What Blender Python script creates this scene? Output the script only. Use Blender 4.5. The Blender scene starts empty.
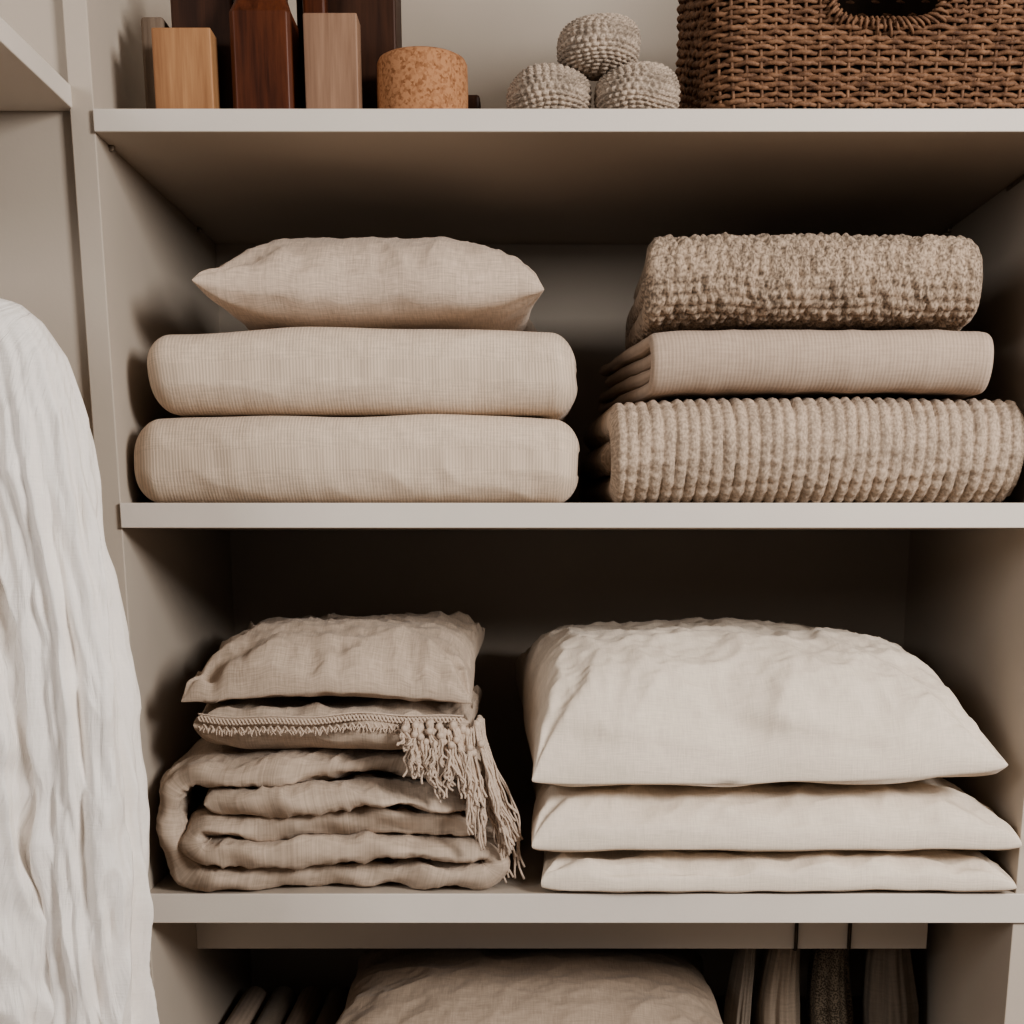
import bpy, bmesh, math
import numpy as np
from mathutils import Vector
ZO=1.35
pi=math.pi
scene=bpy.context.scene
try:
    scene.view_settings.view_transform='AgX'
    scene.view_settings.look='AgX - Medium High Contrast'
except Exception as e: print(e)

def srgb(r,g,b):
    f=lambda c:(c/255/12.92) if c/255<=.04045 else ((c/255+.055)/1.055)**2.4
    return (f(r),f(g),f(b),1)

# ---------------------------------------------------------------- materials
def newmat(name,rough=.9,sheen=0.0):
    m=bpy.data.materials.new(name); m.use_nodes=True
    nt=m.node_tree; b=nt.nodes['Principled BSDF']
    b.inputs['Roughness'].default_value=rough
    b.inputs['Specular IOR Level'].default_value=.25
    if sheen:
        b.inputs['Sheen Weight'].default_value=sheen
        b.inputs['Sheen Roughness'].default_value=.5
    return m,nt,b
def N(nt,t,**k):
    n=nt.nodes.new(t)
    for a,v in k.items():
        if a in n.inputs: n.inputs[a].default_value=v
        else: setattr(n,a,v)
    return n
def ramp(nt,fac,c1,c2,p1=.3,p2=.7):
    r=nt.nodes.new('ShaderNodeValToRGB')
    r.color_ramp.elements[0].position=p1; r.color_ramp.elements[1].position=p2
    r.color_ramp.elements[0].color=c1; r.color_ramp.elements[1].color=c2
    nt.links.new(fac,r.inputs[0]); return r.outputs[0]
def mapping(nt,src,sc):
    m=nt.nodes.new('ShaderNodeMapping'); m.inputs['Scale'].default_value=sc
    nt.links.new(src,m.inputs['Vector']); return m.outputs[0]
def math_(nt,op,a,b):
    m=nt.nodes.new('ShaderNodeMath'); m.operation=op
    for i,v in enumerate((a,b)):
        if isinstance(v,(int,float)): m.inputs[i].default_value=v
        else: nt.links.new(v,m.inputs[i])
    return m.outputs[0]
def scale_c(c,k): return (min(c[0]*k,1),min(c[1]*k,1),min(c[2]*k,1),1)

def fabric(name,col,var=.12,thread=700,rib=None,bump=.0006,ribamp=.25,speck=0.0,crinkle=0,p=(.36,.64)):
    m,nt,b=newmat(name,.95,.10)
    tc=nt.nodes.new('ShaderNodeTexCoord').outputs['UV']
    n1=N(nt,'ShaderNodeTexNoise',Scale=1.0,Detail=3.0); nt.links.new(mapping(nt,tc,(thread,thread*.08,1)),n1.inputs['Vector'])
    n2=N(nt,'ShaderNodeTexNoise',Scale=1.0,Detail=3.0); nt.links.new(mapping(nt,tc,(thread*.08,thread,1)),n2.inputs['Vector'])
    s=math_(nt,'ADD',n1.outputs[0],n2.outputs[0]); h=math_(nt,'MULTIPLY',s,.5)
    fac=h
    if rib:
        w=N(nt,'ShaderNodeTexWave',Scale=.314/rib,Distortion=1.2); w.inputs['Detail Scale'].default_value=2
        nt.links.new(tc,w.inputs['Vector'])
        h=math_(nt,'ADD',math_(nt,'MULTIPLY',h,1-ribamp),math_(nt,'MULTIPLY',w.outputs['Fac'],ribamp)); fac=h
    if speck:
        n3=N(nt,'ShaderNodeTexNoise',Scale=420.0,Detail=3.0); nt.links.new(tc,n3.inputs['Vector'])
        n5=N(nt,'ShaderNodeTexNoise',Scale=45.0,Detail=3.0); nt.links.new(tc,n5.inputs['Vector'])
        fac=math_(nt,'ADD',math_(nt,'MULTIPLY',n5.outputs[0],1-speck),math_(nt,'MULTIPLY',n3.outputs[0],speck))
        h=math_(nt,'ADD',h,fac)
    nt.links.new(ramp(nt,fac,scale_c(col,1-var),scale_c(col,1+var),*p),b.inputs['Base Color'])
    if crinkle:
        n4=N(nt,'ShaderNodeTexNoise',Scale=1.0,Detail=4.0,Distortion=.4); nt.links.new(mapping(nt,tc,(crinkle,crinkle*.14,1)),n4.inputs['Vector'])
        h=math_(nt,'ADD',h,math_(nt,'MULTIPLY',n4.outputs[0],6.0))
    bp=N(nt,'ShaderNodeBump',Strength=.8,Distance=bump); nt.links.new(h,bp.inputs['Height'])
    nt.links.new(bp.outputs[0],b.inputs['Normal'])
    return m
def paint(name,col):
    m,nt,b=newmat(name,.55)
    tc=nt.nodes.new('ShaderNodeTexCoord').outputs['Object']
    n=N(nt,'ShaderNodeTexNoise',Scale=6.0,Detail=4.0); nt.links.new(tc,n.inputs['Vector'])
    nt.links.new(ramp(nt,n.outputs[0],scale_c(col,.96),scale_c(col,1.03)),b.inputs['Base Color'])
    n2=N(nt,'ShaderNodeTexNoise',Scale=350.0,Detail=2.0); nt.links.new(tc,n2.inputs['Vector'])
    bp=N(nt,'ShaderNodeBump',Strength=.15,Distance=.0005); nt.links.new(n2.outputs[0],bp.inputs['Height']); nt.links.new(bp.outputs[0],b.inputs['Normal'])
    return m
def wood(name,c1,c2,rough=.5,sc=(60,60,5)):
    m,nt,b=newmat(name,rough)
    tc=nt.nodes.new('ShaderNodeTexCoord').outputs['Object']
    n=N(nt,'ShaderNodeTexNoise',Scale=1.0,Detail=6.0,Roughness=.6,Distortion=.6); nt.links.new(mapping(nt,tc,sc),n.inputs['Vector'])
    n2=N(nt,'ShaderNodeTexNoise',Scale=1.0,Detail=2.0); nt.links.new(mapping(nt,tc,(sc[0]*8,sc[1]*8,sc[2]*4)),n2.inputs['Vector'])
    f=math_(nt,'ADD',math_(nt,'MULTIPLY',n.outputs[0],.75),math_(nt,'MULTIPLY',n2.outputs[0],.25))
    nt.links.new(ramp(nt,f,c1,c2,.36,.64),b.inputs['Base Color'])
    bp=N(nt,'ShaderNodeBump',Strength=.3,Distance=.0004); nt.links.new(f,bp.inputs['Height']); nt.links.new(bp.outputs[0],b.inputs['Normal'])
    return m
def cork(name):
    m,nt,b=newmat(name,.85)
    tc=nt.nodes.new('ShaderNodeTexCoord').outputs['Object']
    v=N(nt,'ShaderNodeTexVoronoi',Scale=420.0); nt.links.new(tc,v.inputs['Vector'])
    n=N(nt,'ShaderNodeTexNoise',Scale=180.0,Detail=4.0); nt.links.new(tc,n.inputs['Vector'])
    sep=nt.nodes.new('ShaderNodeSeparateColor'); nt.links.new(v.outputs['Color'],sep.inputs[0])
    f=math_(nt,'ADD',math_(nt,'MULTIPLY',sep.outputs[0],.35),math_(nt,'MULTIPLY',n.outputs[0],.65))
    nt.links.new(ramp(nt,f,srgb(134,92,64),srgb(176,131,98),.28,.55),b.inputs['Base Color'])
    bp=N(nt,'ShaderNodeBump',Strength=.5,Distance=.0008); nt.links.new(f,bp.inputs['Height']); nt.links.new(bp.outputs[0],b.inputs['Normal'])
    return m
def plain(name,col,rough=.4,metal=0):
    m,nt,b=newmat(name,rough); b.inputs['Metallic'].default_value=metal
    tc=nt.nodes.new('ShaderNodeTexCoord').outputs['Object']
    n=N(nt,'ShaderNodeTexNoise',Scale=90.0,Detail=3.0); nt.links.new(tc,n.inputs['Vector'])
    nt.links.new(ramp(nt,n.outputs[0],scale_c(col,.85),scale_c(col,1.12)),b.inputs['Base Color'])
    return m

M_paint=paint('greige_paint',srgb(190,179,167))
M_wall=paint('wall_paint',srgb(190,179,167))
M_ceil=paint('ceiling_paint',srgb(205,199,192))
M_white_lit=paint('white_and_lit_paint',srgb(217,209,200))  # white boards; on shelf edges it paints in their brighter light
M_floor=wood('oak_floor',srgb(120,98,78),srgb(150,126,103),.5,(3,30,30))
M_rib=fabric('ribbed_cotton',srgb(207,189,171),.15,560,rib=.0031,ribamp=.20,bump=.0008)
M_linenA=fabric('beige_linen',srgb(202,183,166),.18,650,bump=.0009)
M_linenB=fabric('taupe_linen',srgb(185,168,152),.16,650,bump=.0010)
M_linenC=fabric('cream_linen',srgb(226,213,198),.08,650,bump=.0007)
M_linenD=fabric('oatmeal_cotton',srgb(182,163,147),.12,600,rib=.0035,ribamp=.20,bump=.0006)
M_linenE=fabric('shadow_linen',srgb(168,151,135),.14,600,bump=.0009)  # darkened linen, dimness of the bottom compartment put into its colour
M_knitA=fabric('tweed_knit',srgb(160,142,125),.48,300,speck=.75,bump=.0013,p=(.40,.60))
M_knitB=fabric('chunky_knit',srgb(176,158,141),.27,300,speck=.7,bump=.0012,p=(.40,.60))
M_knitC=fabric('grey_wool_knit',srgb(166,151,137),.38,300,speck=.7,bump=.0012,p=(.40,.60))
M_gauze=fabric('white_gauze',srgb(248,242,236),.02,600,bump=.0010,crinkle=95)
M_fringe=fabric('fringe_cotton',srgb(198,180,164),.15,500)
M_print=fabric('printed_cotton',srgb(104,94,82),.55,120,speck=.8,p=(.45,.55))
M_greyc=fabric('grey_cotton',srgb(132,121,110),.12,400)
M_darkc=fabric('dark_taupe_cotton',srgb(144,130,116),.12,400)
M_oak=wood('oak_wood',srgb(140,100,70),srgb(176,134,98))
M_walnut=wood('walnut_wood',srgb(126,98,80),srgb(156,126,105))
M_red=wood('mahogany_wood',srgb(60,30,18),srgb(98,54,34),.4)
M_dark=wood('dark_wood',srgb(44,26,18),srgb(70,44,31),.5)
M_cork=cork('cork')
M_wick=wood('wicker_cane',srgb(84,60,46),srgb(142,108,84),.65,(90,90,90))
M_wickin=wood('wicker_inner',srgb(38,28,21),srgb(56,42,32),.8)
M_metal=plain('dark_metal',srgb(70,64,58),.35,1)
M_lmetal=plain('light_metal',srgb(170,160,150),.45,1)
M_greyw=wood('weathered_wood',srgb(104,90,78),srgb(132,116,102),.7)

# ---------------------------------------------------------------- mesh builder
class MB:
    def __init__(s): s.v=[];s.f=[];s.uv=[];s.mi=[];s.n=0
    def grid(s,P,UV=None,wi=False,wj=False,mi=0):
        n,m=P.shape[:2]
        if UV is None: UV=np.zeros((n,m,2)); UV[...,0]=P[...,0]; UV[...,1]=P[...,2]
        s.v.append(P.reshape(-1,3))
        I=np.arange(n if wi else n-1); J=np.arange(m if wj else m-1)
        i,j=np.meshgrid(I,J,indexing='ij'); i=i.ravel(); j=j.ravel(); i2=(i+1)%n; j2=(j+1)%m
        q=np.stack([i*m+j,i2*m+j,i2*m+j2,i*m+j2],1)
        uvf=UV.reshape(-1,2)[q].copy()
        if wj and UV.shape[1]>2:
            k=(j2==0); 
            uvf[k,2]=uvf[k,1]; uvf[k,3]=uvf[k,0]
        s.f.append(q+s.n); s.uv.append(uvf); s.mi.append(np.full(len(q),mi)); s.n+=n*m
    def obj(s,name,mats,smooth=True,merge=1e-6,recalc=True,parent=None,caps=None):
        V=np.concatenate(s.v); V=V+np.array([0,0,ZO]); F=np.concatenate(s.f); UV=np.concatenate(s.uv); MI=np.concatenate(s.mi)
        c=(V.min(0)+V.max(0))/2; c[2]=V[:,2].min()
        V=V-c
        me=bpy.data.meshes.new(name)
        faces=[tuple(x) for x in F.tolist()]
        uvl=UV.reshape(-1,2)
        if caps:
            for cp in caps: faces.append(tuple(cp))
            ex=sum(len(cp) for cp in caps)
            uvl=np.concatenate([uvl,np.zeros((ex,2))]); MI=np.concatenate([MI,np.zeros(len(caps),int)])
        me.from_pydata(V.tolist(),[],faces)
        ul=me.uv_layers.new(name='UVMap')
        ul.data.foreach_set('uv',uvl.astype(np.float32).ravel())
        me.polygons.foreach_set('material_index',MI.astype(np.int32))
        for m in (mats if isinstance(mats,(list,tuple)) else [mats]): me.materials.append(m)
        if merge or recalc:
            bm=bmesh.new(); bm.from_mesh(me)
            if merge: bmesh.ops.remove_doubles(bm,verts=bm.verts,dist=merge)
            if recalc: bmesh.ops.recalc_face_normals(bm,faces=bm.faces)
            bm.to_mesh(me); bm.free()
        me.polygons.foreach_set('use_smooth',[smooth]*len(me.polygons))
        me.update()
        o=bpy.data.objects.new(name,me); scene.collection.objects.link(o); o.location=c
        if parent: 
            o.parent=parent
            o.location=Vector(c)-parent.location
        return o

def sn(x,y,z,f,seed,k=9):
    r=np.random.RandomState(seed); t=0
    for _ in range(k):
        d=r.normal(size=3); d/=np.linalg.norm(d); d*=2*pi*f*r.uniform(.55,1.6)
        t=t+np.sin(d[0]*x+d[1]*y+d[2]*z+r.uniform(0,6.28))
    return t/math.sqrt(k)*1.1
def tube(mb,P,r,k=6,closed=False,mi=0,cap=True):
    P=np.asarray(P,float); n=len(P)
    if closed: T=np.roll(P,-1,0)-np.roll(P,1,0)
    else: T=np.gradient(P,axis=0)
    T/=np.linalg.norm(T,axis=1)[:,None]+1e-12
    ref=np.where(np.abs(T[:,2:3])>.85,np.array([[0,1.,0]]),np.array([[0,0,1.]])) if closed or np.abs(T[:,2]).max()<.85 else np.tile(np.array([[.13,.98,.1]]),(n,1))
    A=np.cross(T,ref); A/=np.linalg.norm(A,axis=1)[:,None]+1e-12; B=np.cross(T,A)
    r=np.broadcast_to(np.asarray(r,float),(n,))
    if not closed and cap:
        P=np.concatenate([P[:1],P,P[-1:]]); A=np.concatenate([A[:1],A,A[-1:]]); B=np.concatenate([B[:1],B,B[-1:]]); r=np.concatenate([[1e-7],r,[1e-7]]); n+=2
    a=np.arange(k)*2*pi/k
    G=P[:,None]+r[:,None,None]*(np.cos(a)[None,:,None]*A[:,None]+np.sin(a)[None,:,None]*B[:,None])
    L=np.concatenate([[0],np.cumsum(np.linalg.norm(np.diff(P,axis=0),axis=1))])
    UV=np.zeros((n,k,2)); UV[...,0]=(a*.002)[None]; UV[...,1]=L[:,None]
    mb.grid(G,UV,wi=closed,wj=True,mi=mi)
def box(name,x0,x1,y0,y1,z0,z1,mat,bev=.0015,parent=None,seg=2):
    bm=bmesh.new(); bmesh.ops.create_cube(bm,size=1)
    for v in bm.verts: v.co=Vector((v.co.x*(x1-x0),v.co.y*(y1-y0),(v.co.z+.5)*(z1-z0)))
    if bev: bmesh.ops.bevel(bm,geom=bm.edges[:],offset=bev,segments=seg,affect='EDGES',profile=.5)
    me=bpy.data.meshes.new(name); bm.to_mesh(me); bm.free(); me.materials.append(mat)
    o=bpy.data.objects.new(name,me); scene.collection.objects.link(o)
    loc=Vector(((x0+x1)/2,(y0+y1)/2,z0+ZO))
    if parent: o.parent=parent; o.location=loc-parent.location
    else: o.location=loc
    return o
def empty(name,x,y,z):
    o=bpy.data.objects.new(name,None); scene.collection.objects.link(o); o.location=(x,y,z+ZO); o.empty_display_size=.05; return o

# ---------------------------------------------------------------- room + closet
XL,XR,YB=-.394,.502,.5
box('floor',-2,2,-3.2,.62,-1.40,-1.35,M_floor,0)
box('ceiling',-2,2,-3.2,.62,1.15,1.2,M_ceil,0)
box('wall_left',-2,XL-.0225,.010,.62,-1.35,1.15,M_wall,0)
box('wall_right',XR+.0225,2,.010,.62,-1.35,1.15,M_wall,0)
box('wall_back',XL-.0215,XR+.0215,.515,.62,-1.35,1.15,M_wall,0)
cl=empty('closet_shelving',0,.25,-1.35)
box('side_panel_left',XL-.022,XL,0,YB+.012,-1.35,1.13,M_paint,.001,cl)
box('side_panel_right',XR,XR+.022,0,YB+.012,-1.35,1.13,M_paint,.001,cl)
box('back_panel',XL,XR,YB,YB+.012,-1.35,1.13,M_paint,0,cl)
for nm,z0,z1 in (('shelf_upper',.3567,.3756),('shelf_middle',.0089,.0323),('shelf_lower',-.387,-.356),('shelf_bottom',-.66,-.635),('shelf_base',-1.35,-1.30)):
    box(nm,XL,XR,-.002,YB,z0,z1,M_paint,.0008,cl)
    box(nm+'_edge',XL,XR+.022,-.0045,-.0003,z0,z1,M_white_lit,.0008,cl)  # lighter colour puts the light on the shelf fronts into the strip
box('hanging_rail',XL,XR-.03,.195,.213,-.474,-.3875,M_white_lit,.001,cl)
for k,(x,s) in enumerate(((XL,1),(XR,-1))):
    for yy in (.04,.40):
        a,b=sorted((x,x+s*.005)); box('shelf_pin_%d'%(k*2+(yy>.2)),a,b,yy,yy+.007,.352,.3567,M_lmetal,.001,cl)
a=XR-.002; box('metal_strip',a,XR,.005,.20,.352,.3560,M_lmetal,.0005,cl)

# neighbour shelf with hanging rod on the left
ws=empty('wall_shelf',-.6,-.2,.38)
box('board',-1.05,-.4135,-.36,.0095,.377,.396,M_white_lit,.0012,ws)
box('bracket',-.62,-.60,-.30,.0095,.30,.377,M_metal,.002,ws)
mb=MB(); tube(mb,[(-.585,.009,.335),(-.585,-.1,.335),(-.585,-.2,.335),(-.585,-.33,.335)],.011,16); mb.obj('rod',M_metal,parent=ws)
box('rod_end',-.6,-.57,-.34,-.33,.32,.377,M_metal,.002,ws)

# ---------------------------------------------------------------- cushions
def pillow(name,x0,x1,y0,y1,zb,zt,ze,mat,pt=.5,pb=.3,pinch=.05,wr=.003,seed=1,n=180,flat=None,zef=None,skew=0,rot=0,ripple=1,peak=(0,0),p=2.4,pl=None,parent=None,ripk=3.2,crk=1.0):
    t=np.linspace(-1,1,n); g=np.sin(t*pi/2)*.82+t*.18
    U,V=np.meshgrid(g,g,indexing='ij')
    W=(x1-x0)/2; D=(y1-y0)/2; cx=(x0+x1)/2; cy=(y0+y1)/2
    X=U*W*(1-pinch*(1-V**2)*np.abs(U)**2); Y=V*D*(1-pinch*(1-U**2)*np.abs(V)**2)
    e=sn(U,V,0*U,.9,seed+7)*.004
    X=X+e*(np.abs(U)**2)*.6; Y=Y+sn(U,V,0*U,1.0,seed+8)*.004*(np.abs(V)**2)
    pu=np.where(U<0,pl or p,p)
    base=np.clip((1-np.abs(U)**pu)*(1-np.abs(V)**p),0,1)
    zem=ze if zef is None else zef(U,V)
    zem=zem+0*U
    Uw=U-peak[0]*(1-U**2); Vw=V-peak[1]*(1-V**2)
    baset=np.clip((1-np.abs(Uw)**pu)*(1-np.abs(Vw)**p),0,1)
    edge=np.exp(-(1-np.abs(U))*7)*sn(V*ripk+.3*U,V,0*V,.9,seed+1)+np.exp(-(1-np.abs(V))*7)*sn(U*ripk+.3*V,U,0*V,.9,seed+2)
    for su in (-1,1):
        for sv in (-1,1):
            du=(1-su*U)*W; dv=(1-sv*V)*D; rr=np.hypot(du,dv); an=np.arctan2(dv,du+1e-6)
            edge=edge+np.exp(-rr/.05)*(rr/.05)*1.9*np.sin(an*9+seed+su+2*sv)
    crm=-np.abs(sn(X*1.0,Y*1.0,0*X,9,seed+3))**.8+.5*sn(X,Y,0*X,5,seed+4)
    fine=-np.abs(sn(X,Y,0*X,22,seed+5))**.7-.5*np.abs(sn(X,Y,0*X,45,seed+6))**.7
    body=np.clip(base*6,0,1)
    ed0=edge*wr*ripple*np.clip((1-np.maximum(np.abs(U),np.abs(V)))*30,.35,1)
    Zt=zem+(zt-zem)*baset**pt+ed0+wr*crk*body*(crm*.9+fine*.42)
    Zb=zem-(zem-zb)*base**pb+ed0*.35
    if flat is not None: Zt=np.minimum(Zt,flat)
    Zb=np.maximum(Zb,zb)
    m=np.maximum(np.abs(U),np.abs(V))>.9999
    Zt[m]=np.maximum(zem+ed0,zb)[m]; Zb[m]=Zt[m]
    Zt=np.maximum(Zt,Zb)
    Y=Y+wr*.6*body*sn(X,Zt*1.5,0*X,13,seed+11)*(V<0)*np.abs(V)**3
    cr,sr=math.cos(rot),math.sin(rot)
    XX=cx+X*cr-Y*sr+skew*Y; YY=cy+X*sr+Y*cr
    s=np.concatenate([np.zeros((n,1)),np.cumsum(np.hypot(np.diff(Y,axis=1),np.diff(Zt,axis=1)),1)],1)
    UV=np.stack([X,s],-1)
    mb=MB(); mb.grid(np.stack([XX,YY,Zt],-1),UV); mb.grid(np.stack([XX,YY,Zb],-1),UV)
    return mb.obj(name,mat,merge=2e-6,parent=parent)

def bolster(name,x0,x1,y0,y1,z0,z1,mat,r=.030,seed=1,wr=.0018,rcf=.80):
    rc=(z1-z0)/2*rcf; cy=(y0+y1)/2; cz=(z0+z1)/2; hd=(y1-y0)/2; hh=(z1-z0)/2
    ph=np.linspace(0.04,pi/2,18)
    xe=r*.8*(1-np.cos(ph)); ins=r*(1-np.sin(ph))
    mid=np.linspace(x0+r*.8,x1-r*.8,190)[1:-1]
    X=np.concatenate([x0+xe,mid,x1-xe[::-1]]); I=np.concatenate([ins,0*mid,ins[::-1]])
    rows=[];uvs=[]
    for x,i in zip(X,I):
        a=hd-i; b=hh-i; rr=max(rc-i*.8,.006); rr=min(rr,b*.98)
        pts=[]
        def arc(cyy,czz,s,e,k=20):
            return [(cyy+rr*math.cos(q),czz+rr*math.sin(q)) for q in np.linspace(s,e,k)]
        pts+=arc(-a+rr,b-rr,pi,pi/2); 
        l=np.linspace(-a+rr,a-rr,30)[1:-1]; pts+=[(q,b) for q in l]
        pts+=arc(a-rr,b-rr,pi/2,0,6); pts+=arc(a-rr,-b+rr,0,-pi/2,6)
        pts+=[(q,-b) for q in l[::-1]]; pts+=arc(-a+rr,-b+rr,-pi/2,-pi)
        pts=np.array(pts); s=np.concatenate([[0],np.cumsum(np.hypot(*np.diff(pts,axis=0).T))])
        rows.append(np.column_stack([np.full(len(pts),x),cy+pts[:,0],cz+pts[:,1]])); uvs.append(np.column_stack([np.full(len(pts),x),s]))
    P=np.array(rows); UV=np.array(uvs)
    t=(P[...,0]-x0)/(x1-x0)*2-1
    up=np.clip((P[...,2]-z0)/(z1-z0),0,1)
    P[...,2]-=up*(z1-z0)*.08*np.abs(t)**3
    P[...,2]+=up*wr*.9*sn(P[...,0],P[...,1],0*t,5,seed)
    zc=P[...,2].copy()
    P[...,1]+=wr*1.5*sn(P[...,0],zc,0*t,5,seed+1)+.004*sn(P[...,0],zc*2,0*t,1.4,seed+4)
    P[...,1]+=wr*.9*np.abs(sn(P[...,0],zc*2,0*t,10,seed+6))**.8+wr*.25*sn(P[...,0],zc,0*t,30,seed+8)
    P[...,0]+=wr*1.2*np.abs(t)**6*sn(P[...,1],zc,0*t,12,seed+2)
    m=P.shape[1]; n=P.shape[0]
    mb=MB(); mb.grid(P,UV,wj=True)
    return mb.obj(name,mat,caps=[list(range(m)),[ (n-1)*m+j for j in range(m)][::-1]])

def fold_path(front,back,z0,z1,n,rx,inset=.012,insets=None):
    H=z1-z0; T=H/n; c=[z0+T*(k+.5) for k in range(n)]
    P=[(back,c[-1]),(front+T/2+rx,c[-1])]
    def arc(cx,zc,rx_,rz,a0,a1,k=24): return [(cx+rx_*math.cos(a),zc+rz*math.sin(a)) for a in np.linspace(a0,a1,k)]
    P+=arc(front+T/2+rx,(c[0]+c[-1])/2,rx,(c[-1]-c[0])/2,pi/2,3*pi/2)
    if n>2:
        P+=[(back,c[0])]
        for k in range(0,n-2):
            zc=(c[k]+c[k+1])/2
            if k%2==0: P+=arc(back-.012*k,zc,T/2,T/2,-pi/2,pi/2,12)
            else:
                fx=front+T+T/2+inset+(insets[k] if insets else 0)
                P+=arc(fx,zc,T/2,T/2,-pi/2,-3*pi/2,12)
        last=n-2
        P+=[(front+T+T/2+inset if last%2==1 else back-.03,c[last])]
    else: P+=[(back,c[0])]
    P=np.array(P); d=np.concatenate([[True],np.hypot(*np.diff(P,axis=0).T)>1e-6]); P=P[d]
    return P,T
def strip(name,path,T,e0,e1,axis,mat,ds=.004,dx=.004,disp=None,warp=None,stag=.004,re=None,seed=1,parent=None,fat=.96):
    d=np.concatenate([[0],np.cumsum(np.hypot(*np.diff(path,axis=0).T))]); L=d[-1]
    ph=np.linspace(0.02,pi/2,7); r=T/2*fat; re=re or r
    n=int(L/ds); S=np.concatenate([r*(1-np.cos(ph)),np.linspace(r,L-r,n)[1:-1],L-r*(1-np.cos(ph))[::-1]])
    tp=np.concatenate([np.sin(ph),np.ones(n-2),np.sin(ph)[::-1]])
    a=np.interp(S,d,path[:,0]); b=np.interp(S,d,path[:,1])
    ta=np.gradient(a,S); tb=np.gradient(b,S); l=np.hypot(ta,tb); na=-tb/l; nb=ta/l
    ph=np.linspace(0,pi/2,8)
    m=int((e1-e0-2*re)/dx); xs=np.concatenate([e0+re*(1-np.cos(ph)),np.linspace(e0+re,e1-re,m)[1:-1],e1-re*(1-np.cos(ph))[::-1]])
    hp=np.concatenate([np.sin(ph),np.ones(m-2),np.sin(ph)[::-1]])
    X=np.concatenate([xs,xs[1:-1][::-1]]); H=np.concatenate([hp,hp[1:-1][::-1]]); sg=np.concatenate([np.ones(len(xs)),-np.ones(len(xs)-2)])
    SS,XX=np.meshgrid(S,X,indexing='ij'); TP,HH=np.meshgrid(tp,H,indexing='ij'); SG=np.broadcast_to(sg,SS.shape)
    h=r*TP*HH
    if disp is not None: h=h+disp(XX,SS)*TP*HH
    A=a[:,None]+na[:,None]*h*SG; B=b[:,None]+nb[:,None]*h*SG
    E=XX+stag*sn(SS,0*SS,0*SS,2.2,seed)*(1-2*(XX-e0)/(e1-e0))
    P=np.stack([E,A,B],-1) if axis=='x' else np.stack([A,E,B],-1)
    if warp is not None: P=warp(P)
    UV=np.stack([XX,SS],-1) if axis=='x' else np.stack([SS,XX],-1)
    mb=MB(); mb.grid(P,UV,wj=True)
    k=P.shape[1]; nn=P.shape[0]
    return mb.obj(name,mat,merge=0,caps=[list(range(k)),[(nn-1)*k+j for j in range(k)][::-1]],parent=parent)

# ---- middle shelf, left stack
zS=.0325
bolster('folded_bedspread',-.385,.050,.012,.36,zS,.1165,M_rib,seed=3)
bolster('folded_bedspread.001',-.369,.0465,.018,.35,.1172,.1960,M_rib,seed=9)
pillow('linen_cushion',-.318,.011,.015,.33,.1985,.290,.231,M_linenA,pt=.48,pb=.42,pinch=.06,wr=.0034,seed=4,p=3.6,zef=lambda U,V:.231-.004*U)

# ---- middle shelf, right stack
def wleft(x0,x1,k,seed,sag=.006):
    def w(P):
        t=np.clip((P[...,0]-x0)/(x1-x0),0,1)
        P=P.copy()
        up=np.clip((P[...,2]-zS)*20,0,1)
        P[...,2]+=.0011*sn(P[...,0],P[...,1],0*t,4,seed)*up
        P[...,0]-=k*P[...,1]*(1-t)
        P[...,1]+=.004*sn(P[...,0],P[...,2],0*t,2.5,seed+1)
        P[...,2]-=up*sag*np.abs(2*t-1)**6
        return P
    return w
def jit(k,seed):
    return np.modf(np.abs(np.sin(k*12.9898+seed)*43758.5453))[0]
def chunky(x,s):
    p=.0118;q=.0062
    x=x+.0012*sn(x,s,0*x,9,3,5)
    k=np.floor(x/p); fr=x/p-k; r=np.abs(np.sin(pi*fr))**.5
    return .0048*(r-1)+.0006*np.cos(2*pi*(s/q+1.1*np.abs(fr-.5)+jit(k,1)))*r+.0007*sn(x,s,0*x,80,4,6)
def finek(x,s):
    p=.0102;q=.0072
    s=s+.0018*sn(x,s,0*x,14,5,5)
    row=np.floor(s/q); fr=(x/p+jit(row,2)+.2*sn(x,s,0*x,30,6,5)); fs=s/q-row
    return .0038*(np.abs(np.sin(pi*fr))**.6*np.abs(np.sin(pi*fs))**.5-1)+.0010*sn(x,s,0*x,80,8,6)+.0006*sn(x,s,0*x,18,9,6)
P,T=fold_path(.020,.34,zS,.1340,3,.032)
strip('chunky_knit_blanket',P,T,.079,.490,'x',M_knitB,ds=.0016,dx=.0014,disp=chunky,warp=wleft(.079,.490,.05,5,.004),seed=2,stag=.004,re=.012,fat=1.0)
P,T=fold_path(.026,.32,.1395,.1970,4,.018)
strip('folded_cotton_blanket',P,T,.125,.446,'x',M_linenD,warp=wleft(.125,.446,.14,8,.003),disp=lambda x,s:-.0010*np.abs(sn(x,s,0*x,12,3))**.8,seed=5,stag=.003,fat=1.02)
P,T=fold_path(.026,.31,.2025,.2825,3,.026)
strip('tweed_knit_throw',P,T,.106,.437,'x',M_knitA,ds=.0015,dx=.0015,disp=finek,warp=wleft(.106,.437,-.04,12,.004),seed=8,stag=.004,re=.010,fat=1.0)

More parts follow.
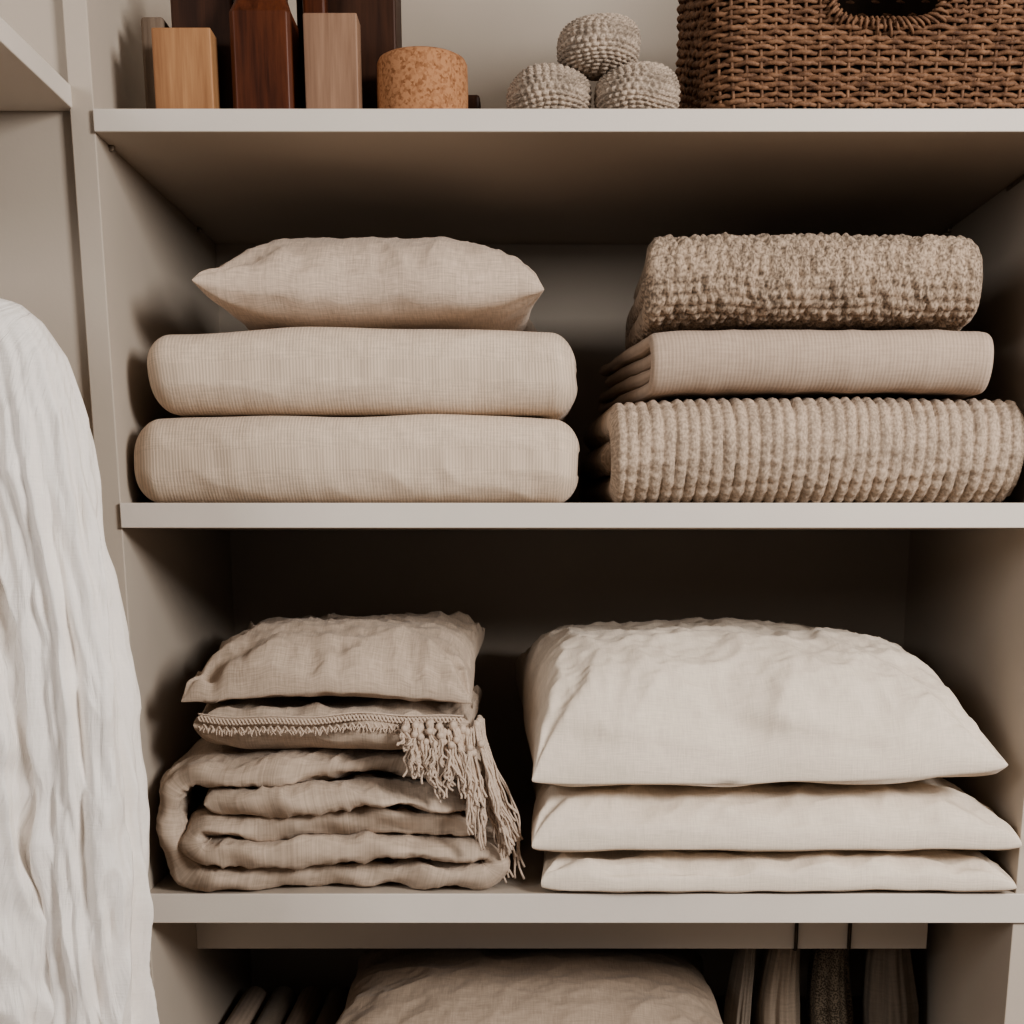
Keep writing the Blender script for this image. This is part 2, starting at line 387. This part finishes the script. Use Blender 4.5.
# ---- lower shelf, right stack
zL=-.3558
pillow('cream_cushion',.012,.4985,-.014,.42,zL,-.314,-.345,M_linenC,pt=.36,pb=.2,pinch=.012,wr=.0034,seed=21,ripple=1.1,p=7,pl=18,flat=-.3140)
pillow('cream_cushion.001',.003,.4985,-.016,.43,-.3135,-.2475,-.302,M_linenC,pt=.40,pb=.2,pinch=.02,wr=.0036,seed=25,ripple=1.1,p=5.5,pl=16,flat=-.2470)
pillow('cream_cushion.002',-.007,.466,-.012,.41,-.2465,-.094,-.238,M_linenC,pt=.58,pb=.25,pinch=.025,wr=.0062,seed=31,p=3.8,pl=10,peak=(-.06,.05),zef=lambda U,V:-.238+.020*U*(U>0)+.044*(V+1),skew=-.05)

# ---- lower shelf, left stack
def dw(P):
    P=P.copy(); up=np.clip((P[...,2]-zL)*14,0,1)
    z=P[...,2].copy()
    P[...,2]+=up*(.0058*sn(P[...,0],P[...,1],z*1.5,4.5,77)+.0022*sn(P[...,0],P[...,1],z,13,78))
    P[...,2]=np.maximum(P[...,2],zL)
    P[...,1]+=.007*sn(P[...,0],z*3,0*z,4,79)+.0035*sn(P[...,0],z,0*z,16,80)
    P[...,0]+=.006*sn(z*3,P[...,1],0*z,4,81)
    return P
P,T=fold_path(-.388,-.052,zL,-.2125,5,.040,insets=[0,0,0,.020,0])
def quilt(x,s):
    e=np.exp(-(x+.008)/.05)
    return .0030-.0050*(np.abs(sn(s,x,0*x,8,90))**.75)*e-.0034*np.abs(sn(s,x*.7,0*x,20,91))**.8-.0014*np.abs(sn(s,x,0*x,48,92))**.8+.0020*sn(s,x*.5,0*x,4,93)
strip('folded_duvet',P,T,-.010,.33,'y',M_linenB,ds=.0022,dx=.0026,disp=quilt,warp=dw,seed=14,stag=.014,re=.011,fat=1.06)
fc=empty('fringed_cushion',-.2,.15,-.213)
pillow('cushion_cover',-.338,-.056,-.002,.30,-.2130,-.160,-.182,M_linenB,pt=.3,pb=.34,pinch=.012,wr=.0040,seed=41,flat=-.1605,ripple=1.3,p=6,parent=fc)
mb=MB()
rng=np.random.RandomState(5)
xs=np.arange(-.330,-.064,.0014)
yfun=lambda x:-.0075+.004*np.abs((x+.197)/.133)**4
zwob=lambda x:.0018*np.sin(x*30)+.0012*np.sin(x*71+1)
for k,(dz,am,ph) in enumerate(((0,.0028,0),(0,.0028,pi),(-.0080,.0026,0.5))):
    zz=-.1765+dz+am*np.sin(xs*2*pi/.0074+ph)+zwob(xs)
    yy=yfun(xs)-.001+.0005*np.sin(xs*2*pi/.0074+ph+1.5)
    tube(mb,np.column_stack([xs,yy,zz]),.0012,5)
tube(mb,np.column_stack([xs,yfun(xs),-.1765+.0045+zwob(xs)]),.0009,5)
for x in np.arange(-.328,-.066,.0024):
    x+=rng.normal()*.0006; l=rng.uniform(.002,.006); q=np.linspace(0,1,6); dx=rng.normal()*.0018
    tube(mb,np.column_stack([x+dx*q,yfun(x)-.0015-.002*np.sin(q*pi/2)+rng.normal()*.0005,-.1855+zwob(x)-l*q]),.0007,5)
mb.obj('lace_trim',M_fringe,parent=fc)
mb=MB()
NT=24
for t in range(NT):
    f=t/(NT-1)
    bx=-.122+.072*min(1,f*1.5); by=-.008+max(0,f-.65)*.14; bz=-.176-.010*rng.rand()
    L=.026+.122*f**1.1+rng.uniform(-.014,.016)
    ex=bx+.002+.038*f**1.4+rng.uniform(-.010,.008)
    K=26; cph=rng.uniform(0,6.28); camp=rng.uniform(.002,.006)
    for s in range(9):
        q=np.linspace(0,1,K); o=rng.normal(size=3)*.0012; sp=rng.normal(size=2)*.0040
        x=bx+(ex-bx)*q**1.2+o[0]+sp[0]*np.clip(q-.2,0,1)+camp*np.sin(q*8+cph)*q+.0016*np.sin(q*22+rng.rand()*6)*q
        out=.002+.012*np.sin(np.clip(q*2,0,1)*pi/2)
        y=by-out+o[1]*.5-np.abs(sp[1])*q*.6-.006*q+camp*.6*np.cos(q*8+cph)
        z=bz-L*q*rng.uniform(.80,1.14)+.0012*np.sin(q*16+rng.rand()*6)
        z=np.maximum(z,zL+.002)
        tube(mb,np.column_stack([x,y,z]),.0012,5)
    q=np.linspace(-1,1,7)
    tube(mb,np.column_stack([np.full(7,bx),np.full(7,by-.004),bz-.004-.005*q]),.0042*np.sqrt(np.clip(1-q**2,.02,1)),8)
    for kk in (.22,.5):
        xm=bx+(ex-bx)*kk**1.2+camp*math.sin(kk*8+cph)*kk
        tube(mb,np.column_stack([np.full(7,xm),np.full(7,by-.015+camp*.6*math.cos(kk*8+cph)),bz-L*kk-.004*q]),.0038*np.sqrt(np.clip(1-q**2,.02,1)),8)
mb.obj('fringe',M_fringe,parent=fc)
pillow('taupe_cushion',-.344,-.054,-.008,.33,-.1600,-.082,-.150,M_linenB,pt=.50,pb=.3,pinch=.03,wr=.0058,seed=53,p=4.0,peak=(.08,.04),zef=lambda U,V:-.152+.008*np.cos(U*3)*(V<0)+.022*(V+1),rot=-.02,ripk=5)

# ---- bottom compartment
zB=-.6348
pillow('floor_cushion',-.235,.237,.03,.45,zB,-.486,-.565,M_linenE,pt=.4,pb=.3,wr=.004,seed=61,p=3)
bk=empty('linen_bundle',-.30,.2,zB)
for k in range(4):
    x=-.386+k*.038
    P,T=fold_path(zB,zB+.045,x,x+.035,2,.009)
    Q=np.column_stack([P[:,1],zB+.050-(P[:,0]-zB)])
    strip('folded_cloth_%d'%k,Q,T,.13,.40,'y',[M_linenD,M_darkc][k%2],seed=k+3,re=.006,parent=bk,stag=.003)
for k,(xa,xb,mt) in enumerate(((.255,.286,M_greyc),(.290,.350,M_darkc),(.354,.412,M_print),(.418,.490,M_greyc))):
    e=empty('hanging_garment' if k==0 else 'hanging_garment.%03d'%k,(xa+xb)/2,.27,-.62)
    n=40; q=np.linspace(0,1,n)
    cx=(xa+xb)/2; G=[]
    th=np.linspace(0,2*pi,96,endpoint=False)
    for i in range(n):
        z=-.41-.205*q[i]; w=(xb-xa)/2*(.30+.70*min(1,q[i]*1.3)**.7); d=.045*(.6+.4*q[i])
        rr=1+.08*np.sin(th*5+k)+.05*np.sin(th*9+q[i]*3+k)+.03*np.sin(th*17+k-q[i]*2)
        G.append(np.column_stack([cx-.004+w*np.cos(th)*rr/1.14+.004*np.sin(q[i]*5+k),.274+d*np.sin(th)*rr,np.full(96,z)]))
    mb=MB(); G=np.array(G); uv=np.stack([np.broadcast_to(th*.03,G.shape[:2]),G[...,2]],-1); mb.grid(G,uv,wj=True)
    mb.obj('cloth',mt,parent=e,caps=[list(range(96)),[(n-1)*96+j for j in range(96)][::-1]])
    if k in(1,2):
        mb=MB(); hx=cx-.004
        tube(mb,[(hx,.192,-.474),(hx,.192,-.44),(hx,.192,-.40),(hx,.1925,-.3905)],.0022,8)
        tube(mb,[(hx,.1925,-.4745),(hx,.200,-.4765),(hx,.21,-.4765),(hx,.24,-.476),(hx,.262,-.46)],.0016,8)
        mb.obj('hanger_hook',M_metal,parent=e)

# ---------------------------------------------------------------- top shelf objects
zT=.3757
box('wooden_block',-.3455,-.291,.030,.060,zT,zT+.0765,M_oak,.0015)
box('dark_wooden_box',-.336,-.277,.070,.125,zT,zT+.125,M_dark,.003)
box('weathered_wooden_block',-.366,-.344,.075,.115,zT,zT+.100,M_greyw,.003)
def facet(name,cx,cy,hw,hd,prof,mat):
    rows=[]
    for s,z in prof:
        c=.15
        pts=[(-1+c,-1),(1-c,-1),(1,-1+c),(1,1-c),(1-c,1),(-1+c,1),(-1,1-c),(-1,-1+c)]
        rows.append([(cx+p[0]*hw*s,cy+p[1]*hd*s,zT+z) for p in pts])
    G=np.array(rows); mb=MB(); mb.grid(G,wj=True)
    o=mb.obj(name,mat,smooth=False,merge=0,caps=[list(range(8)),[(len(rows)-1)*8+j for j in range(8)][::-1]])
    bv=o.modifiers.new('bev','BEVEL'); bv.width=.0012; bv.segments=2; return o
facet('wooden_bottle',-.247,.062,.0285,.026,[(1,0),(1,.092),(.80,.104),(.72,.112),(.72,.140),(.78,.142),(.78,.158)],M_red)
box('dark_wooden_box.001',-.223,-.128,.105,.175,zT,zT+.17,M_dark,.002)
box('mahogany_block',-.214,-.192,.082,.102,zT,zT+.15,M_red,.003)
box('walnut_block',-.2065,-.157,.030,.060,zT,zT+.0885,M_walnut,.0015)
mb=MB(); R=.0425;H=.0605
prof=[(0.0001,0),(R-.004,0),(R-.001,.002),(R,.006),(R+.0005,H*.5),(R,H-.006),(R-.002,H-.002),(R-.006,H),(0.0001,H)]
th=np.linspace(0,2*pi,64,endpoint=False)
G=np.stack([np.column_stack([-.1005+r*np.cos(th),.065+r*np.sin(th),np.full(64,zT+z)]) for r,z in prof]); mb.grid(G,wj=True); mb.obj('cork_jar',M_cork)
box('small_dark_box',-.068,-.048,.115,.15,zT,zT+.045,M_dark,.003)

def ball(name,cx,cy,cz,r,rz,seed):
    n,m=120,240; v=np.linspace(.001,pi-.001,n); u=np.linspace(0,2*pi,m,endpoint=False)
    Vv,Uu=np.meshgrid(v,u,indexing='ij')
    R0=20
    vv=Vv+.05*sn(np.cos(Uu),np.sin(Uu),Vv,.6,seed+9,5)
    row=np.floor(vv/pi*R0); fs=(vv/pi*R0)%1; cnt=np.maximum(4,np.round(34*np.sin(np.clip((row+.5)/R0,0.02,.98)*pi)))
    fr=(Uu/(2*pi)*cnt+jit(row,seed))
    fr=fr%1
    d=1+.095*(np.abs(np.sin(pi*fr))**.6*np.abs(np.sin(pi*fs))**.6-1)+.045*sn(np.sin(Vv)*np.cos(Uu),np.sin(Vv)*np.sin(Uu),np.cos(Vv),.5,seed)
    se=lambda a:np.sign(a)*np.abs(a)**.80
    x=r*d*se(np.sin(Vv))*np.cos(Uu); y=r*d*se(np.sin(Vv))*np.sin(Uu); z=rz*d*se(np.cos(Vv))
    G=np.stack([cx+x,cy+y,cz+z],-1); mb=MB(); UV=np.stack([Uu*r,Vv*r],-1); mb.grid(G,UV,wj=True)
    return mb.obj(name,M_knitC)
ball('knitted_ball',.0195,.065,zT+.0275,.0415,.0265,1)
ball('knitted_ball.001',.1015,.065,zT+.0280,.0415,.0270,2)
ball('knitted_ball.002',.0665,.066,zT+.0695,.0405,.0250,3)

# wicker basket
bk=empty('wicker_basket',.326,.17,zT)
bx0,bx1,by0,by1,cr=.163,.490,.028,.30,.035
def perim(n,z):
    f=(z-zT)/.19; ex=.004*math.sin(min(1,f)*pi)-.006*(1-f)
    x0,x1,y0,y1=bx0-ex,bx1+ex*.5,by0-ex,by1+ex
    w=x1-x0-2*cr; d=y1-y0-2*cr; q=pi/2*cr; L=2*w+2*d+4*q
    s=np.arange(n)/n*L; P=np.zeros((n,2)); Nn=np.zeros((n,2))
    for i,t in enumerate(s):
        for seg,(l) in enumerate((w,q,d,q,w,q,d,q)):
            if t<=l: break
            t-=l
        if seg==0: p=(x0+cr+t,y0); nn=(0,-1)
        elif seg==1: a=-pi/2+t/cr; p=(x1-cr+cr*math.cos(a),y0+cr+cr*math.sin(a)); nn=(math.cos(a),math.sin(a))
        elif seg==2: p=(x1,y0+cr+t); nn=(1,0)
        elif seg==3: a=t/cr; p=(x1-cr+cr*math.cos(a),y1-cr+cr*math.sin(a)); nn=(math.cos(a),math.sin(a))
        elif seg==4: p=(x1-cr-t,y1); nn=(0,1)
        elif seg==5: a=pi/2+t/cr; p=(x0+cr+cr*math.cos(a),y1-cr+cr*math.sin(a)); nn=(math.cos(a),math.sin(a))
        elif seg==6: p=(x0,y1-cr-t); nn=(-1,0)
        else: a=pi+t/cr; p=(x0+cr+cr*math.cos(a),y0+cr+cr*math.sin(a)); nn=(math.cos(a),math.sin(a))
        P[i]=p; Nn[i]=nn
    return P,Nn
hxc,hzc,hw,hh=.326,.492,.050,.036
def inhole(x,y,z,k=1.0): return (y<by0+.02)&(((x-hxc)/(hw*k))**4+((z-hzc)/(hh*k))**4<1)
mb=MB(); NS=84; per=4; nn=NS*per
rows=46; dz=.0042
for r in range(rows):
    z=zT+.004+r*dz
    P,Nn=perim(nn,z); off=.0022*np.cos(pi*np.arange(nn)/per+pi*r)+.0009*rng.normal()
    Q=np.column_stack([P+Nn*off[:,None],np.full(nn,z)+.0006*rng.normal()+.0005*rng.normal(size=nn)])
    ih=inhole(Q[:,0],Q[:,1],z)
    rad=.0023+.0002*rng.normal()
    if not ih.any(): tube(mb,Q,rad,6,closed=True)
    else:
        k=np.where(ih)[0]; Q2=np.roll(Q,-(k[-1]+1),0)[:nn-len(k)]
        tube(mb,Q2,rad,6)
PP=[perim(nn,zT+.003+.19*q)[0] for q in np.linspace(0,1,14)]
for s in range(0,nn,per):
    Q=np.array([(PP[k][s][0],PP[k][s][1],zT+.003+.19*k/13) for k in range(14)])
    ih=inhole(Q[:,0],Q[:,1],Q[:,2])
    if ih.any(): Q=Q[:np.where(ih)[0][0]]
    tube(mb,Q,.0018,5)
for z,rad,a in ((zT+.004,.0040,0),(zT+.197,.006,0),(zT+.203,.005,1)):
    P,Nn=perim(nn,min(z,zT+.19)); off=.003*np.sin(np.arange(nn)*.9+a)
    tube(mb,np.column_stack([P+Nn*off[:,None],z+.002*np.cos(np.arange(nn)*.9)]),rad,8,closed=True)
mb.obj('woven_body',M_wick,merge=0,parent=bk)
mb=MB(); 
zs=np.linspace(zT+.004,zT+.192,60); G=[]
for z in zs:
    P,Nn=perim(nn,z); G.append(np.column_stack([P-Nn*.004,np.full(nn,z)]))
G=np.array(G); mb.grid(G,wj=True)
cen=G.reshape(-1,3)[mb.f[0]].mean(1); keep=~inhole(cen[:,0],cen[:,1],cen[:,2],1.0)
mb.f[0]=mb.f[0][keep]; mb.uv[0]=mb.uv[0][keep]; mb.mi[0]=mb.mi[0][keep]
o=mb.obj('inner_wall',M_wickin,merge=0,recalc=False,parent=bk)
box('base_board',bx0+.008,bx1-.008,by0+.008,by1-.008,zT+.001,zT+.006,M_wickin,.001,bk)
mb=MB(); a=np.linspace(0,2*pi,120,endpoint=False)
se=lambda c,p=.5:np.sign(c)*np.abs(c)**p
H3=np.column_stack([hxc+(hw+.001)*se(np.cos(a)),np.full(120,by0-.001),hzc+(hh+.001)*se(np.sin(a))])
tube(mb,H3,.0034,8,closed=True)
L=np.concatenate([[0],np.cumsum(np.linalg.norm(np.diff(H3,axis=0),axis=1))])
for s in np.arange(0,L[-1],.0052):
    p=np.array([np.interp(s,L,H3[:,k]) for k in range(3)]); p2=np.array([np.interp(min(s+.002,L[-1]),L,H3[:,k]) for k in range(3)])-p
    if np.linalg.norm(p2)<1e-6: continue
    t=p2/np.linalg.norm(p2); A=np.array([0,1.,0])
    b=np.linspace(0,2*pi,14,endpoint=False)
    outv=p-np.array([hxc,p[1],hzc]); outv/=np.linalg.norm(outv)+1e-9
    ln=.0045+.0035*rng.rand()
    c=p+outv*(ln-.004)
    ring=c+np.outer(np.cos(b)*.0055,A)+np.outer(np.sin(b)*ln,outv)+np.outer(np.sin(b)*.002,t)
    tube(mb,ring,.0015,5,closed=True)
mb.obj('wrapped_handle',M_wick,merge=0,parent=bk)

# ---------------------------------------------------------------- hanging shirt
sh=empty('hanging_shirt',-.585,-.15,-.8)
mb=MB()
th=np.linspace(0,2*pi,420,endpoint=False)
def interp(z,zs,vs): return np.interp(-z,[-q for q in zs],vs)
def lofts(zs,cx,hx,cy,hy,seed,amp,nf,zlist):
    G=[];UV=[]
    rr=np.random.RandomState(seed); phs=rr.uniform(0,6.28,8)
    for z in zlist:
        a=interp(z,zs,hx); b=interp(z,zs,hy); X=interp(z,zs,cx); Y=interp(z,zs,cy)
        A=amp*np.clip((zs[0]-z)*5,.0,1)
        w=sn(th*0+z,th*0,th*0,1.6,seed)*.6
        d=sum(np.cos(th*k+phs[i]+w*(1+i*.6)+z*(1.4 if i%2 else -1.0)*i)/(1+.45*i) for i,k in enumerate(nf))
        d=d/1.6
        c1,s1=np.cos(th)*a,np.sin(th)*b
        cr=-np.abs(sn(c1,s1,z*.30+0*th,13,seed+3))**.8*1.3
        gz=sn(c1,s1,z*.5+0*th,34,seed+4)*.22+sn(c1,s1,z*.3+0*th,70,seed+5)*.14
        off=A*(d+cr+gz)
        px=X+(a+off)*np.cos(th)+.003*math.sin(z*17+seed); py=Y+(b+off)*np.sin(th)
        G.append(np.column_stack([px,py,np.full(len(th),z)+.0*th])); UV.append(np.column_stack([th*a,np.full(len(th),z)]))
    G=np.array(G); UV=np.array(UV); mb.grid(G,UV,wj=True)
zl=np.concatenate([np.linspace(.238,.10,50),np.linspace(.097,-.88,220)])
lofts([.238,.217,.197,.170,.10,0,-.3,-.88],[-.585]*8,[.055,.085,.125,.150,.158,.160,.178,.20],[-.17]*8,[.018,.026,.034,.045,.055,.060,.075,.085],11,.010,[6,10,15,21],zl)
zl=np.concatenate([np.linspace(.193,.10,40),np.linspace(.097,-.55,200)])
Zs=[.193,.187,.173,.146,.097,.031,-.07,-.194,-.3245,-.445,-.55]
hxs=[.006,.022,.031,.038,.0430,.045,.047,.049,.050,.050,.050]; hys=[.006,.016,.024,.031,.038,.043,.047,.05,.054,.054,.052]
cxs=[-.452,-.444,-.435,-.424,-.413,-.404,-.399,-.395,-.394,-.399,-.404]
lofts(Zs,cxs,hxs,[-.165]*11,hys,23,.0080,[4,7,11,17],zl)
lofts(Zs,[-1.17-c for c in cxs],hxs,[-.165]*11,hys,29,.0070,[4,7,11,17],zl)
mb.obj('shirt_cloth',M_gauze,merge=0,parent=sh)
mb=MB()
q=np.linspace(0,1,30); tube(mb,np.column_stack([-.585+.0*q,np.full(30,-.17),.225+.09*q]),.0018,8)
a=np.linspace(-pi/2,pi*.95,24); tube(mb,np.column_stack([-.585+.0145*np.cos(a),np.full(24,-.17),.335+.0145*np.sin(a)]),.0018,8)
mb.obj('hanger_hook',M_metal,parent=sh)
mb=MB(); x=np.linspace(-.15,.15,30); tube(mb,np.column_stack([-.585+x,np.full(30,-.17),.212-.05*np.abs(x/.15)**1.4]),.007,10); mb.obj('hanger_bar',M_oak,parent=sh)

# ---------------------------------------------------------------- camera
cam=bpy.data.cameras.new('cam'); co=bpy.data.objects.new('camera',cam); scene.collection.objects.link(co)
co.location=(0,-1.4,ZO); co.rotation_euler=(pi/2-math.atan(.249),0,0)
cam.sensor_width=36; cam.lens=1400*36/1024; cam.shift_x=-17/1024; cam.shift_y=374/1024
scene.camera=co

# ---------------------------------------------------------------- light
def area(name,loc,target,size,power,col):
    l=bpy.data.lights.new(name,'AREA'); l.size=size; l.energy=power; l.color=col
    o=bpy.data.objects.new(name,l); scene.collection.objects.link(o); o.location=loc
    o.rotation_euler=(Vector(target)-Vector(loc)).to_track_quat('-Z','Y').to_euler()
area('assumed_key_light',(1.45,-1.50,2.02),(0,.1,1.25),.60,45,(1,.965,.925))  # unseen key lamp, assumed at the right front; no window is built there
area('garment_fill',(-1.5,-1.7,2.0),(-.6,0,1.3),.8,13,(1,.975,.95))  # unseen fill lamp added on the left to brighten the hanging shirt
w=bpy.data.worlds.new('world'); scene.world=w; w.use_nodes=True
bg=w.node_tree.nodes['Background']; bg.inputs[0].default_value=(1,.955,.91,1); bg.inputs[1].default_value=.13
